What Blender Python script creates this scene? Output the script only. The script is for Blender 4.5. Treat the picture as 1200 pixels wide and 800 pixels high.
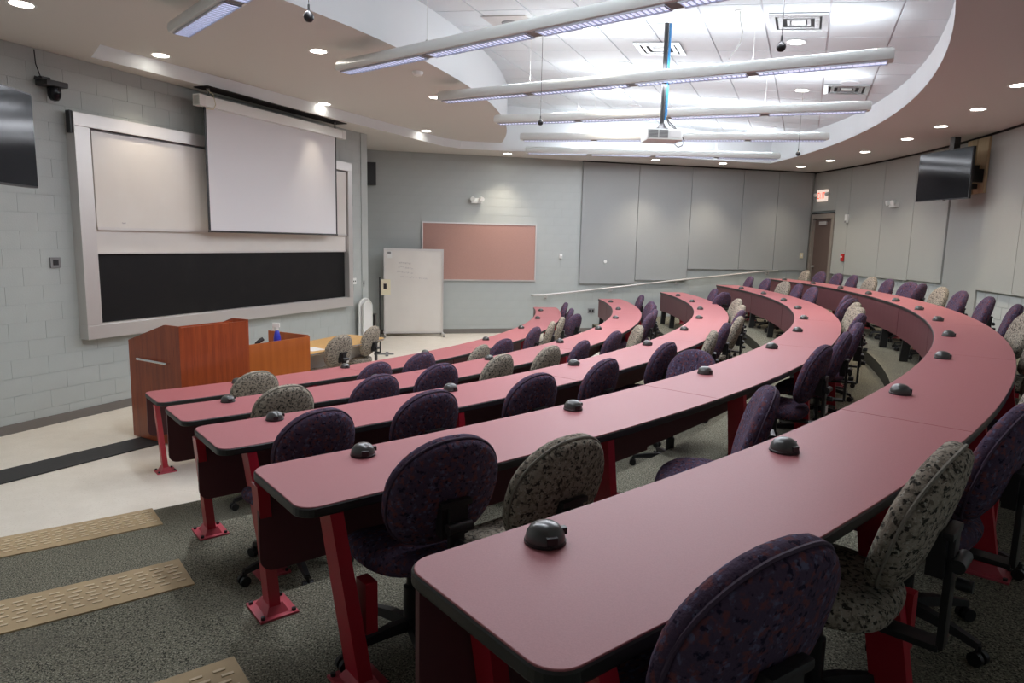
import bpy, bmesh, math, random
from math import sin, cos, radians, degrees, pi, sqrt, atan2
from mathutils import Vector, Matrix
random.seed(7)
for o in list(bpy.data.objects): bpy.data.objects.remove(o)
COL = bpy.context.scene.collection
SC = bpy.context.scene

# ---------------------------------------------------------------- camera
# world origin = centre of the concentric desk arcs, z = 0 on the front vinyl floor
CZ = 2.2359
CEIL = CZ + 1.985            # underside of the dropped soffit
cam_d = bpy.data.cameras.new('camera'); cam = bpy.data.objects.new('camera', cam_d); COL.objects.link(cam)
_f, _p, _r = 797.45, .1459, .0221
cam_d.sensor_width = 36; cam_d.lens = 36*_f/1200; cam_d.clip_start = .05; cam_d.clip_end = 100
Fv = Vector((0, cos(_p), -sin(_p))); Uv = Vector((0, sin(_p), cos(_p))); Rv = Vector((1, 0, 0))
R2 = cos(_r)*Rv + sin(_r)*Uv; U2 = -sin(_r)*Rv + cos(_r)*Uv
M = Matrix((R2, U2, -Fv)).transposed().to_4x4(); M.translation = Vector((10.834, -14.989, CZ))
cam.matrix_world = M
SC.camera = cam

# ---------------------------------------------------------------- world, light levels, exposure
W = bpy.data.worlds.new('world'); SC.world = W; W.use_nodes = True
W.node_tree.nodes['Background'].inputs[0].default_value = (.9, .93, 1, 1)
W.node_tree.nodes['Background'].inputs[1].default_value = .02
SC.view_settings.view_transform = 'Standard'; SC.view_settings.look = 'None'
SC.view_settings.gamma = 1; SC.view_settings.use_curve_mapping = False
SC.view_settings.exposure = 0.85
WARM = (1.0, .86, .68); COOL = (.90, .93, 1.0)
SPOT_W = 70; MID_SPOT_W = 50; TILE_SPOT_W = 60; UP_W = 24; DOWN_W = 44

def area_light(loc, rot, sx, sy, watts, color):
    l = bpy.data.lights.new('area_light', 'AREA'); l.shape = 'RECTANGLE'; l.size = sx; l.size_y = sy; l.energy = watts; l.color = color
    o = bpy.data.objects.new('area_light', l); COL.objects.link(o); o.location = loc; o.rotation_euler = rot
    return o
def spot_light(loc, watts, color, angle=105, blend=.9):
    l = bpy.data.lights.new('spot_light', 'SPOT'); l.energy = watts; l.color = color; l.spot_size = radians(angle); l.spot_blend = blend; l.shadow_soft_size = .06
    o = bpy.data.objects.new('spot_light', l); COL.objects.link(o); o.location = loc
    return o

# ---------------------------------------------------------------- measured layout
R_IN = [0, 11.333, 12.902, 14.334, 15.758, 17.127]   # inner edge radius of each desk row
DW = .5465                                           # desk depth
LV = [0, 0.0, .1996, .3931, .5713, .7359]            # floor level under each row
DH = .74
TH0 = [0, -49.72, -50.55, -51.17, -51.62, -51.85]    # aisle end angle of each row
TH1 = [0, 3.9, 5.0, 4.2, 5.0, 5.6]                   # far end angle of each row
RWALL = 19.2
ROWN = [0, 'front', 'second', 'middle', 'fourth', 'rearmost']
FA = Vector((5.54, -7.08)); FD = Vector((cos(radians(67.3)), sin(radians(67.3)))); FN = Vector((FD.y, -FD.x))
BA = Vector((7.4, .9)); BD = (Vector((18.73, 3.56)) - BA).normalized(); BN = Vector((BD.y, -BD.x))
def fw(s, off, z): p = FA + FD*s + FN*off; return Vector((p.x, p.y, z))   # point on the front wall
def bw(s, off, z): p = BA + BD*s + BN*off; return Vector((p.x, p.y, z))   # point on the back wall
FROT = radians(67.3); BROT = atan2(BD.y, BD.x)
def pol(r, th, z=0.): return Vector((r*cos(radians(th)), r*sin(radians(th)), z))
TU = Vector((cos(radians(-23)), sin(radians(-23)))); TT = Vector((sin(radians(23)), cos(radians(23))))
def tile_z(x, y): return 4.575 + .085*(16.9 - (x*TU.x + y*TU.y))

# ---------------------------------------------------------------- materials
def mat(name, col, rough=.6, metal=0., noise=None, bump=None, emit=None, spec=.5, coat=0.):
    m = bpy.data.materials.new(name); m.use_nodes = True; nt = m.node_tree; b = nt.nodes['Principled BSDF']
    b.inputs['Base Color'].default_value = (*col, 1); b.inputs['Roughness'].default_value = rough; b.inputs['Metallic'].default_value = metal
    b.inputs['Specular IOR Level'].default_value = spec; b.inputs['Coat Weight'].default_value = coat
    if emit: b.inputs['Emission Color'].default_value = (*emit[0], 1); b.inputs['Emission Strength'].default_value = emit[1]
    tc = nt.nodes.new('ShaderNodeTexCoord')
    if noise:   # list of (scale, colour2, low, high, stretch)
        cur = None
        for (sc, c2, lo, hi, st) in noise:
            mp = nt.nodes.new('ShaderNodeMapping'); mp.inputs['Scale'].default_value = st
            nt.links.new(tc.outputs['Object'], mp.inputs['Vector'])
            n = nt.nodes.new('ShaderNodeTexNoise'); n.inputs['Scale'].default_value = sc; n.inputs['Detail'].default_value = 3
            nt.links.new(mp.outputs[0], n.inputs['Vector'])
            r = nt.nodes.new('ShaderNodeMapRange'); r.inputs[1].default_value = lo; r.inputs[2].default_value = hi
            nt.links.new(n.outputs['Fac'], r.inputs[0])
            mx = nt.nodes.new('ShaderNodeMix'); mx.data_type = 'RGBA'; mx.inputs[7].default_value = (*c2, 1)
            if cur is None: mx.inputs[6].default_value = (*col, 1)
            else: nt.links.new(cur, mx.inputs[6])
            nt.links.new(r.outputs[0], mx.inputs[0]); cur = mx.outputs[2]
        nt.links.new(cur, b.inputs['Base Color'])
    if bump:
        n = nt.nodes.new('ShaderNodeTexNoise'); n.inputs['Scale'].default_value = bump[0]; n.inputs['Detail'].default_value = 2
        nt.links.new(tc.outputs['Object'], n.inputs['Vector'])
        bp = nt.nodes.new('ShaderNodeBump'); bp.inputs['Strength'].default_value = bump[1]; bp.inputs['Distance'].default_value = .005
        nt.links.new(n.outputs['Fac'], bp.inputs['Height']); nt.links.new(bp.outputs[0], b.inputs['Normal'])
    return m
O1 = (1, 1, 1)
m_block = mat('painted_block', (.41, .44, .425), .55, noise=[(1.3, (.38, .405, .39), .4, .65, O1)], bump=(60, .25))
m_mortar = mat('painted_mortar', (.375, .405, .39), .7)
m_pale = mat('pale_painted_block', (.50, .53, .51), .6, bump=(60, .2))
m_panel = mat('acoustic_fabric', (.335, .35, .345), .95, noise=[(220, (.30, .315, .31), .4, .6, O1)], bump=(300, .2), spec=.2)
m_panel_r = mat('acoustic_fabric_side', (.40, .41, .385), .95, noise=[(220, (.37, .38, .355), .4, .6, O1)], bump=(300, .2), spec=.2)
m_base = mat('rubber_baseboard', (.16, .145, .13), .6)
m_vinyl = mat('speckled_vinyl', (.80, .745, .65), .38, noise=[(55, (.70, .64, .54), .56, .68, O1), (6, (.75, .695, .60), .4, .7, O1), (90, (.46, .39, .31), .66, .73, O1)])
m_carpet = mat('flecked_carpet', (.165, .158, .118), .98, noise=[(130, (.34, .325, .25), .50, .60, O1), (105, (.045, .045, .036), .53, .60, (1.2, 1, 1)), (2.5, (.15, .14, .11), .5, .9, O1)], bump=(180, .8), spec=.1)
m_riser = mat('carpet_riser_shaded', (.06, .058, .045), .98, noise=[(150, (.10, .098, .078), .5, .62, O1)], bump=(180, .6), spec=.1)  # darker copy of the carpet; the risers' shade is put into the colour
m_ridge = mat('worn_tread_ridge', (.66, .54, .36), .7)
m_tread = mat('tan_rubber_tread', (.46, .34, .19), .7, noise=[(9, (.41, .30, .17), .4, .7, O1)])
m_strip = mat('black_rubber_strip', (.022, .022, .023), .55, noise=[(14, (.05, .05, .05), .55, .8, (1, 12, 1))])
m_ceilpaint = mat('soffit_paint', (.64, .635, .595), .8, bump=(90, .05))
m_rim = mat('bulkhead_paint', (.76, .80, .81), .8)
m_tile = mat('ceiling_tile', (.71, .765, .785), .92, noise=[(180, (.64, .69, .71), .55, .7, O1)], bump=(220, .3), spec=.2)
m_grid = mat('ceiling_grid', (.60, .60, .62), .6)
m_white = mat('white_enamel', (.77, .79, .76), .35)
m_alu = mat('brushed_aluminium', (.62, .60, .58), .38, .55)
m_chrome = mat('chrome', (.8, .8, .8), .15, 1.)
m_chalk = mat('black_chalkboard', (.006, .006, .007), .45, spec=.25, noise=[(3, (.010, .010, .010), .5, .8, O1)])
m_wb = mat('whiteboard_enamel', (.70, .67, .63), .22, noise=[(2, (.66, .63, .59), .4, .8, O1)])
m_screen = mat('projection_fabric', (.72, .72, .74), .9, spec=.1)
m_black = mat('black_plastic', (.014, .014, .015), .42)
m_blackedge = mat('black_edge_band', (.018, .018, .017), .45)
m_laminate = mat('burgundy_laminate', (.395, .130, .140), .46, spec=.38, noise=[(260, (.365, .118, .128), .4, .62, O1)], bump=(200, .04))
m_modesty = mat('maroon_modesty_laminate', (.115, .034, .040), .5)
m_under = mat('dark_underside', (.03, .022, .02), .8)
m_red = mat('red_powdercoat', (.42, .010, .028), .38)
m_redplate = mat('pale_red_plate', (.50, .075, .10), .42)
m_plum = mat('plum_fabric', (.080, .054, .090), .95, noise=[(42, (.155, .058, .068), .52, .62, O1), (48, (.12, .12, .20), .57, .66, (1, 1.3, 1)), (60, (.020, .015, .035), .58, .66, O1)], bump=(160, .5), spec=.15)
m_leopard = mat('mottled_grey_fabric', (.345, .30, .24), .95, noise=[(48, (.17, .145, .115), .5, .6, O1), (62, (.045, .042, .036), .55, .61, (1, 1, 1)), (110, (.46, .43, .36), .58, .68, O1)], bump=(160, .5), spec=.15)
m_plumpipe = mat('plum_piping', (.06, .036, .065), .8)
m_greypipe = mat('grey_piping', (.24, .22, .18), .8)
m_chairblk = mat('chair_black_nylon', (.016, .016, .017), .38)
m_cherry = mat('dark_cherry_veneer', (.23, .042, .012), .33, noise=[(3.2, (.34, .070, .018), .35, .7, (6, 6, .35)), (14, (.15, .026, .008), .55, .75, (6, 6, .3))], coat=.2)
m_cherry_l = mat('orange_cherry_veneer', (.42, .115, .022), .33, noise=[(3.2, (.34, .085, .016), .35, .7, (5, 5, .4))], coat=.2)
m_oak = mat('honey_laminate', (.60, .36, .13), .4, noise=[(5, (.54, .32, .11), .4, .7, (1, 6, 1))])
m_ply = mat('raw_plywood', (.60, .47, .29), .7, noise=[(4, (.52, .39, .22), .4, .7, (8, 8, .5))])
m_tvglass = mat('tv_glass', (.006, .006, .008), .10, spec=.22)
m_pink = mat('pink_tackboard', (.44, .265, .225), .95, noise=[(120, (.40, .24, .205), .4, .6, O1)], spec=.1)
m_door = mat('brown_door_paint', (.115, .078, .066), .5)
m_frame = mat('taupe_frame_paint', (.24, .21, .18), .5)
m_bulb = mat('downlight_lens', (1, 1, 1), .5, emit=((1, .94, .84), 9))
m_lens = mat('fluorescent_lens', (.9, .9, .95), .5, emit=((.66, .72, 1.0), .62))
m_louver = mat('louver_blade', (.50, .52, .58), .3, .6)
m_mirror = mat('diffuser_metal', (.70, .72, .73), .22, .9)
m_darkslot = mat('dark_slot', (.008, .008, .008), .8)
m_paper = mat('cream_paper', (.68, .62, .44), .8)
m_blue = mat('blue_cable', (.02, .16, .36), .5)
m_bottle = mat('blue_bottle', (.03, .04, .42), .3)
m_redsign = mat('red_letters', (.75, .06, .03), .5, emit=((1, .12, .05), .5))
m_signface = mat('exit_sign_face', (.85, .78, .70), .5, emit=((1, .80, .68), .35))
m_fire = mat('fire_red', (.55, .02, .02), .4)
m_mark = mat('faded_marker', (.30, .28, .32), .6)
m_grey = mat('mid_grey_plastic', (.20, .20, .20), .5)
m_dome = mat('charcoal_dome', (.055, .058, .055), .3, coat=.4)
m_curb = mat('off_white_sheet', (.72, .72, .70), .5)

# ---------------------------------------------------------------- mesh helpers
class MB:
    def __init__(s): s.v = []; s.f = []
    def add(s, vs, fs, mtx=None):
        n = len(s.v); s.v += [tuple(mtx @ Vector(v)) if mtx is not None else tuple(v) for v in vs]
        s.f += [tuple(i + n for i in f) for f in fs]; return s
    def box(s, x0, x1, y0, y1, z0, z1, mtx=None, bev=0.):
        if bev <= 0:
            vs = [(x, y, z) for z in (z0, z1) for y in (y0, y1) for x in (x0, x1)]
            return s.add(vs, [(0, 2, 3, 1), (4, 5, 7, 6), (0, 1, 5, 4), (2, 6, 7, 3), (0, 4, 6, 2), (1, 3, 7, 5)], mtx)
        bm = bmesh.new(); bmesh.ops.create_cube(bm, size=1)
        for v in bm.verts: v.co = Vector(((x0+x1)/2 + v.co.x*(x1-x0), (y0+y1)/2 + v.co.y*(y1-y0), (z0+z1)/2 + v.co.z*(z1-z0)))
        bmesh.ops.bevel(bm, geom=bm.edges[:], offset=bev, segments=2, profile=.7, affect='EDGES', clamp_overlap=True)
        bm.verts.index_update(); s.add([v.co[:] for v in bm.verts], [[v.index for v in f.verts] for f in bm.faces], mtx); bm.free(); return s
    def rings(s, rs, mtx=None, cap0=True, cap1=True, close=False):
        n = len(rs[0]); vs = [p for r in rs for p in r]; fs = []
        m = len(rs)
        for i in range(m if close else m-1):
            a = i*n; b = ((i+1) % m)*n
            for k in range(n): fs.append((a+k, a+(k+1) % n, b+(k+1) % n, b+k))
        if not close:
            if cap0: fs.append(tuple(range(n))[::-1])
            if cap1: fs.append(tuple(range((m-1)*n, m*n)))
        return s.add(vs, fs, mtx)
    def cyl(s, a, b, r0, r1=None, n=12, cap=True):
        a = Vector(a); b = Vector(b); r1 = r0 if r1 is None else r1
        d = (b-a).normalized(); q = d.to_track_quat('Z', 'Y').to_matrix()
        def ring(c, r): return [c + q @ Vector((r*cos(2*pi*k/n), r*sin(2*pi*k/n), 0)) for k in range(n)]
        return s.rings([ring(a, r0), ring(b, r1)], None, cap, cap)
    def lathe(s, prof, c=(0, 0, 0), n=20, mtx=None):
        c = Vector(c)
        return s.rings([[c + Vector((r*cos(2*pi*k/n), r*sin(2*pi*k/n), z)) for k in range(n)] for r, z in prof], mtx)
    def tube(s, pts, r, n=8, close=False):
        pts = [Vector(p) for p in pts]; rs = []
        for i, p in enumerate(pts):
            if close: d = pts[(i+1) % len(pts)] - pts[i-1]
            else: d = pts[min(i+1, len(pts)-1)] - pts[max(i-1, 0)]
            q = d.normalized().to_track_quat('Z', 'Y').to_matrix()
            rs.append([p + q @ Vector((r*cos(2*pi*k/n), r*sin(2*pi*k/n), 0)) for k in range(n)])
        return s.rings(rs, close=close)
    def prism(s, poly, z0, z1, mtx=None):
        n = len(poly); vs = [(x, y, z0) for x, y in poly] + [(x, y, z1) for x, y in poly]
        fs = [tuple(range(n))[::-1], tuple(range(n, 2*n))] + [(k, (k+1) % n, n+(k+1) % n, n+k) for k in range(n)]
        return s.add(vs, fs, mtx)
    def arc(s, r0, r1, t0, t1, z0, z1, step=1.5):
        n = max(2, int(abs(t1-t0)/step)+1); rs = []
        for i in range(n+1):
            t = t0 + (t1-t0)*i/n
            rs.append([pol(r0, t, z0), pol(r1, t, z0), pol(r1, t, z1), pol(r0, t, z1)])
        return s.rings(rs)
    def mesh(s, name, m=None, smooth=False):
        me = bpy.data.meshes.new(name); me.from_pydata([tuple(v) for v in s.v], [], [tuple(f) for f in s.f])
        bm = bmesh.new(); bm.from_mesh(me); bmesh.ops.recalc_face_normals(bm, faces=bm.faces[:]); bm.to_mesh(me); bm.free()
        if m: me.materials.append(m)
        if smooth:
            for p in me.polygons: p.use_smooth = True
            me.set_sharp_from_angle(angle=radians(40))
        return me
    def build(s, name, m, parent=None, smooth=False, loc=None, rot=None):
        return place(name, s.mesh(name, m, smooth), parent, loc, rot)
def place(name, me, parent=None, loc=None, rot=None):
    o = bpy.data.objects.new(name, me); COL.objects.link(o)
    if parent: o.parent = parent
    if loc is not None: o.location = loc
    if rot is not None: o.rotation_euler = (0, 0, rot) if isinstance(rot, (int, float)) else rot
    return o
def thing(name, label, cat, loc=(0, 0, 0), rot=0., group=None):
    o = bpy.data.objects.new(name, None); COL.objects.link(o); o.empty_display_size = .1
    o.location = loc; o.rotation_euler = (0, 0, rot); o['label'] = label; o['category'] = cat
    if group: o['group'] = group
    return o
def tag(o, label, cat, group=None):
    o['label'] = label; o['category'] = cat
    if group: o['group'] = group
    return o
def struct(o, label=None):
    o['kind'] = 'structure'
    if label: o['label'] = label
    return o
def copy_tree(o, parent=None):
    c = o.copy(); COL.objects.link(c); c.parent = parent
    for ch in KIDS.get(o.name, []): copy_tree(ch, c)
    return c
KIDS = {}
def index_kids():
    KIDS.clear()
    for o in bpy.data.objects:
        if o.parent: KIDS.setdefault(o.parent.name, []).append(o)

# ================================================================ STRUCTURE
# --- floor
o = MB().arc(4.0, 13.15, -66, 20, -.2, 0, 3).build('floor', m_vinyl); struct(o, 'cream speckled vinyl floor at the front of the room')
def nos(k):  # where the tread edge sits in the aisle, and under the desks
    return {2: 13.05, 3: 14.46, 4: 15.87, 5: 17.12}[k], {2: 13.05, 3: 14.02, 4: 15.46, 5: 16.85}[k]
TRANS = {2: (-51.2, -51.2), 3: (-51.55, -50.95), 4: (-52.0, -51.45), 5: (-52.2, -51.7)}
for k in range(2, 6):
    a, b = nos(k); ta, tb = TRANS[k]
    rout = 19.6 if k == 5 else R_IN[k+1] + .35
    top = MB(); ris = MB(); n = 90
    ths = [-60, ta - .001] + [tb + (13.5 - tb)*i/n for i in range(n+1)]
    rin = [a, a] + [b]*(n+1)
    vt = []; fs = []
    for t, r in zip(ths, rin): vt += [pol(r, t, LV[k]), pol(rout, t, LV[k])]
    for i in range(len(ths)-1): fs.append((2*i, 2*i+1, 2*i+3, 2*i+2))
    top.add(vt, fs)
    vr = []; fr = []
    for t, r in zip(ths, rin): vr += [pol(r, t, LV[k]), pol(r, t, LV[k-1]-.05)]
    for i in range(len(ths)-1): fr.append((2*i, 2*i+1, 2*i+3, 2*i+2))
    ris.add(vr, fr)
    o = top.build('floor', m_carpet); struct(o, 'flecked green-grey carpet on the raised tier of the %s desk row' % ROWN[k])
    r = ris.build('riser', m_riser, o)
# tan tactile treads in the aisle
for i, (k, tl, tr) in enumerate(((2, -60, -51.15), (3, -60, -51.66), (4, -60, -52.02), (5, -60, -52.3))):
    a = nos(k)[0]
    w = MB().arc(a-.02, a+.33, tl, tr, LV[k]-.02, LV[k]+.008, 1).build('trim_%d' % (i+1), m_tread)
    struct(w, 'tan ribbed rubber tread on the aisle edge of the %s tier' % ROWN[k])
    d = MB(); th = tr - .26; nn = 0
    while th > -57.5:
        for q in range(6):
            c = pol(a + .045 + q*.042, th + (q % 2)*.07, LV[k]+.008)
            d.box(-.022, .022, -.007, .007, 0, .004, Matrix.Translation(c) @ Matrix.Rotation(radians(th+90), 4, 'Z'))
        th -= .30
    e = d.build('tread_ridges', m_ridge, w); e['kind'] = 'stuff'

# --- block walls
BLX, BLZ = .4064, .2032
unit = MB().box(.0015, BLX-.0015, 0, .012, .0025, BLZ-.0025).mesh('block', m_block)
unit_p = MB().box(.005, BLX-.005, 0, .012, .004, BLZ-.004).mesh('block', m_pale)
def block_wall(name, pt, rot, s0, s1, z0, z1, skip, mortar, label, um=unit, limit=300):
    L = s1 - s0
    base = MB().box(0, L, 0, .18, z0, z1).build(name, mortar, None, loc=pt(s0, 0, 0), rot=rot); struct(base, label)
    # local +y points out of the room; blocks sit proud on the room side
    row = 0; z = z0; cnt = 0; rest = MB()
    while z < z1 - .05:
        x = -(BLX/2 if row % 2 else 0)
        while x < L - .02:
            xa, xb = max(x, 0), min(x+BLX, L)
            if not any(xa+s0 >= a and xb+s0 <= b and z >= c and z+BLZ <= d for a, b, c, d in skip) and xb-xa > .05:
                h = min(BLZ, z1 - z)
                if cnt < limit:
                    b = place('block', um, base, loc=(xa, -.0035, z)); b.scale = ((xb-xa)/BLX, 1, h/BLZ); cnt += 1
                else: rest.box(xa+.003, xb-.003, -.0035, .004, z+.0025, z+h-.0025)
            x += BLX
        z += BLZ; row += 1
    if rest.v:
        r = rest.build('block', um.materials[0], base); r['kind'] = 'stuff'
    return base
# front wall: local x along FD, +y is to the left of FD = away from room
block_wall('wall_front', fw, FROT, -1.6, 6.17, 0, CEIL, [(.5, 5.3, 1.0, 3.6)], m_mortar, 'blue-grey painted block wall behind the chalkboard')
o = MB().box(-.2, 0, -.02, 2.6, 0, CEIL).build('wall_front', m_block, None, loc=fw(6.17, 0, 0), rot=FROT); struct(o, 'side return at the end of the chalkboard wall')
block_wall('wall_back', bw, BROT, -2.2, 5.18, 0, CEIL, [(1.5, 3.95, 1.4, 2.6), (-2.3, -.9, 0, 5)], m_mortar, 'blue-grey painted block wall around the pink tackboard')
o = MB().box(0, 7.2, 0, .18, 0, CEIL).build('wall_back', m_mortar, None, loc=bw(5.18, 0, 0), rot=BROT); struct(o, 'far block wall behind the acoustic panels and handrail')
bb = MB(); z = 0; row = 0
while z < 1.75:
    x = -(BLX/2 if row % 2 else 0)
    while x < 6.9:
        bb.box(max(x, 0)+.005, min(x+BLX, 6.9)-.005, -.004, .004, z+.003, z+BLZ-.003); x += BLX
    z += BLZ; row += 1
e = bb.build('block', m_block, o); e['kind'] = 'stuff'
# acoustic panels on the back wall
panw = MB().box(0, 6.47, -.002, 0, 0, .01)
sx = [5.20, 6.68, 8.12, 9.58, 10.60, 11.62]; zb = [1.23, 1.33, 1.63, 1.63, 1.63]
for i in range(5):
    MB().box(sx[i]-5.18+.006, sx[i+1]-5.18-.006, -.065, 0, zb[i], CEIL-.03, None, .006).build('panel', m_panel, o)
# curved side wall
o = MB().arc(RWALL, RWALL+.2, -60, 12.5, 0, CEIL, 1.0).build('wall_right', m_mortar); struct(o, 'curved rear wall behind the outermost desk row')
bb = MB(); z = LV[5]
row = 0
while z < 1.85:
    t = -30 + (.6 if row % 2 else 0)
    while t < 7.4:
        bb.arc(RWALL-.01, RWALL+.01, t+.02, t+1.19, z+.005, z+BLZ-.005, 2); t += 1.21
    z += BLZ; row += 1
e = bb.build('block', m_pale, o); e['kind'] = 'stuff'
seams = [(7.75, 6.04, 1.60), (6.04, 1.97, 1.60), (1.97, -1.71, 1.60), (-1.71, -5.55, 1.62), (-5.55, -9.25, LV[5]), (-9.25, -13.05, 1.58), (-13.05, -17, 1.58), (-17, -21, 1.58), (-21, -25, 1.58)]
for i, (a, b, z0) in enumerate(seams):
    off = .03 if i == 4 else 0
    MB().arc(RWALL-.075+off, RWALL-.012, b+.02, a-.02, z0, CEIL-.035, 1).build('panel', m_panel_r, o)
MB().arc(RWALL-.075, RWALL-.012, 7.75, 10.7, 3.20, CEIL-.035, 1).build('panel', m_panel_r, o)
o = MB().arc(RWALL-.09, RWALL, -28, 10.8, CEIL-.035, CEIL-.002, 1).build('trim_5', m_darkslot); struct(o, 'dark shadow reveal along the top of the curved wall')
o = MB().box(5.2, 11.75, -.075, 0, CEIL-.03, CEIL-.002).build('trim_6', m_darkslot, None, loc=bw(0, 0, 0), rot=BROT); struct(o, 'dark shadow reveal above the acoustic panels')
# left aisle wall (outside the frame to the left)
o = MB().box(6.2, 19.6, -.15, 0, 0, CEIL).build('wall_left', m_block, None, rot=radians(-58)); struct(o, 'side wall of the left aisle')
# baseboards
o = MB().box(0, 7.7, -.018, 0, 0, .105).build('baseboard_front', m_base, None, loc=fw(-1.6, -.0, 0), rot=FROT); struct(o)
o = MB().box(0, 12, -.018, 0, 0, .11).build('baseboard_back', m_base, None, loc=bw(-1, 0, 0), rot=BROT); struct(o)

# --- ceiling: dropped soffit with a big recess
hole = []
hp = [Vector((5.93, -6.8)), Vector((9.27, .02)), Vector((9.62, .38)), Vector((10.1, .52)), Vector((12.65, .72)), Vector((14.25, 1.05)), Vector((16.93, 1.78))]
hole += hp
t = 4.5
while t > -49.5: hole.append(pol(17.02, t).xy); t -= 1.5
hole.append(pol(17.02, -50.2).xy)
outer = [pol(6.0, -62).xy, pol(19.6, -62).xy] + [pol(19.6, -60 + 5*i).xy for i in range(1, 15)] + [Vector((19.2, 3.9)), Vector((7.0, 1.0)), Vector((4.2, .4)), Vector((3.4, -9.0))]
bm = bmesh.new()
def loop(pts, z):
    vs = [bm.verts.new((p.x, p.y, z)) for p in pts]; return vs, [bm.edges.new((vs[i], vs[(i+1) % len(vs)])) for i in range(len(vs))]
vo, eo = loop(outer, CEIL); vh, eh = loop(hole, CEIL)
bmesh.ops.triangle_fill(bm, use_beauty=True, use_dissolve=False, edges=eo+eh)
me = bpy.data.meshes.new('ceiling'); bm.to_mesh(me); bm.free(); me.materials.append(m_ceilpaint)
SOF = place('ceiling', me); struct(SOF, 'dropped plaster soffit around the room')
rim = MB(); n = len(hole)
vs = [(p.x, p.y, CEIL) for p in hole] + [(p.x, p.y, 5.9) for p in hole]
rim.add(vs, [(i, (i+1) % n, n+(i+1) % n, n+i) for i in range(n)])
o = rim.build('bulkhead', m_rim, SOF)
# middle ceiling plane over the presenter, bounded by an arc
mc = Vector((-2.74, -1.32)); mr = 13.38; MZ = CEIL + .17
arcp = [mc + Vector((mr*cos(radians(a)), mr*sin(radians(a)))) for a in [-46 + 1.5*i for i in range(43)]]
poly = arcp + [Vector((7.0, 5.5)), Vector((4.0, -6.5)), Vector((5.0, -10.5))]
bm = bmesh.new(); vs_, es_ = loop(poly, MZ); bmesh.ops.triangle_fill(bm, use_beauty=True, use_dissolve=False, edges=es_)
me = bpy.data.meshes.new('ceiling'); bm.to_mesh(me); bm.free(); me.materials.append(m_ceilpaint)
MID = place('ceiling', me); struct(MID, 'flat painted ceiling over the front of the room')
rs = MB(); n = len(arcp)
rs.add([(p.x, p.y, MZ) for p in arcp] + [(p.x, p.y, 5.9) for p in arcp], [(i, i+1, n+i+1, n+i) for i in range(n-1)])
rs.build('bulkhead', m_rim, MID, smooth=True)
# sloped tile ceiling
def tile_m(u, t, dz=0):
    p = TU*u + TT*t; z = tile_z(p.x, p.y) + dz
    X = Vector((TU.x, TU.y, -.085)).normalized(); Y = Vector((TT.x, TT.y, 0)); Zv = X.cross(Y)
    m = Matrix((X, Y, Zv)).transposed().to_4x4(); m.translation = Vector((p.x, p.y, z)); return m
g = MB(); c = [(8.5, -9), (19, -9), (19, 10), (8.5, 10)]
g.add([tile_m(u, t, .012).translation for u, t in c], [(0, 1, 2, 3)])
TC = g.build('ceiling', m_grid); struct(TC, 'sloped acoustic tile ceiling in the recess')
tm = MB().box(.008, .645, .008, .602, -.006, .01, None).mesh('tile', m_tile)
cnt = 0; rest = MB()
for i in range(-11, 4):
    for j in range(-14, 14):
        u, t = 15.875 + .655*i, -.5 + .61*j
        p = TU*(u+.33) + TT*(t+.3); r = p.length; th = degrees(atan2(p.y, p.x))
        if r > 17.5 or th < -52 or (p - mc).length < mr - .5 or (p - BA).dot(BN) < .7: continue
        if cnt < 300:
            b = place('tile', tm, TC); b.matrix_world = tile_m(u, t); cnt += 1
        else: rest.box(.008, .645, .008, .602, -.006, .01, tile_m(u, t))
if rest.v: e = rest.build('tile', m_tile, TC); e['kind'] = 'stuff'

# ================================================================ LIGHTS IN THE CEILING
dl_ring = MB().lathe([(.095, -.002), (.118, -.002), (.118, .0), (.09, .006), (.088, .0)]).mesh('trim_ring', m_white, True)
dl_lens = MB().lathe([(.001, -.004), (.092, -.0035), (.092, .004)]).mesh('lens', m_bulb)
def downlight(p, label, watts, group, tilt=None, ang=105):
    t = thing('recessed_downlight', label, 'ceiling light', p, 0, group)
    place('trim_ring', dl_ring, t); place('lens', dl_lens, t)
    if tilt: t.rotation_euler = (tile_m(0, 0)).to_euler()
    if watts: spot_light(Vector(p) - Vector((0, 0, .03)), watts, WARM, ang)
    return t
ordn = ['first', 'second', 'third', 'fourth', 'fifth', 'sixth', 'seventh', 'eighth', 'ninth', 'tenth', 'eleventh', 'twelfth', 'thirteenth', 'fourteenth', 'fifteenth', 'sixteenth', 'seventeenth', 'eighteenth', 'nineteenth', 'twentieth']
for i, th in enumerate([7.4, 3.2, -1.6, -7.2, -11.5, -16.1, -20.95]):
    downlight(pol(18.04, th, CEIL), 'round recessed downlight in the curved soffit, %s from the far corner' % ordn[i], SPOT_W*.8, 'downlights in the curved soffit')
for i, (x, y) in enumerate([(15.86, 2.02), (14.15, 1.62), (10.64, 1.06)]):
    downlight((x, y, CEIL), 'round recessed downlight washing the back wall, %s' % ['nearest the far corner above the right acoustic panels', 'above the second acoustic panel', 'above the pink tackboard'][i], SPOT_W*1.15, 'downlights along the back wall', ang=95)
for i, (x, y) in enumerate([(6.46, -6.26), (7.68, -3.42), (9.02, -.86), (8.49, -6.61), (9.58, -4.15)]):
    downlight((x, y, MZ), 'round recessed downlight in the front ceiling, %s' % ['above the left end of the chalkboard', 'above the right end of the projection screen', 'in the corner near the black wall speaker', 'left of the end of the second linear light', 'touching the left end of the third linear light'][i], MID_SPOT_W*(.6 if i == 1 else 1), 'downlights in the front ceiling', ang=60 if i == 1 else 84)
downlight((6.42, -8.6, CEIL), 'round recessed downlight in the soffit at the top left corner', MID_SPOT_W*.6, 'downlights in the front ceiling')
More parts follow.
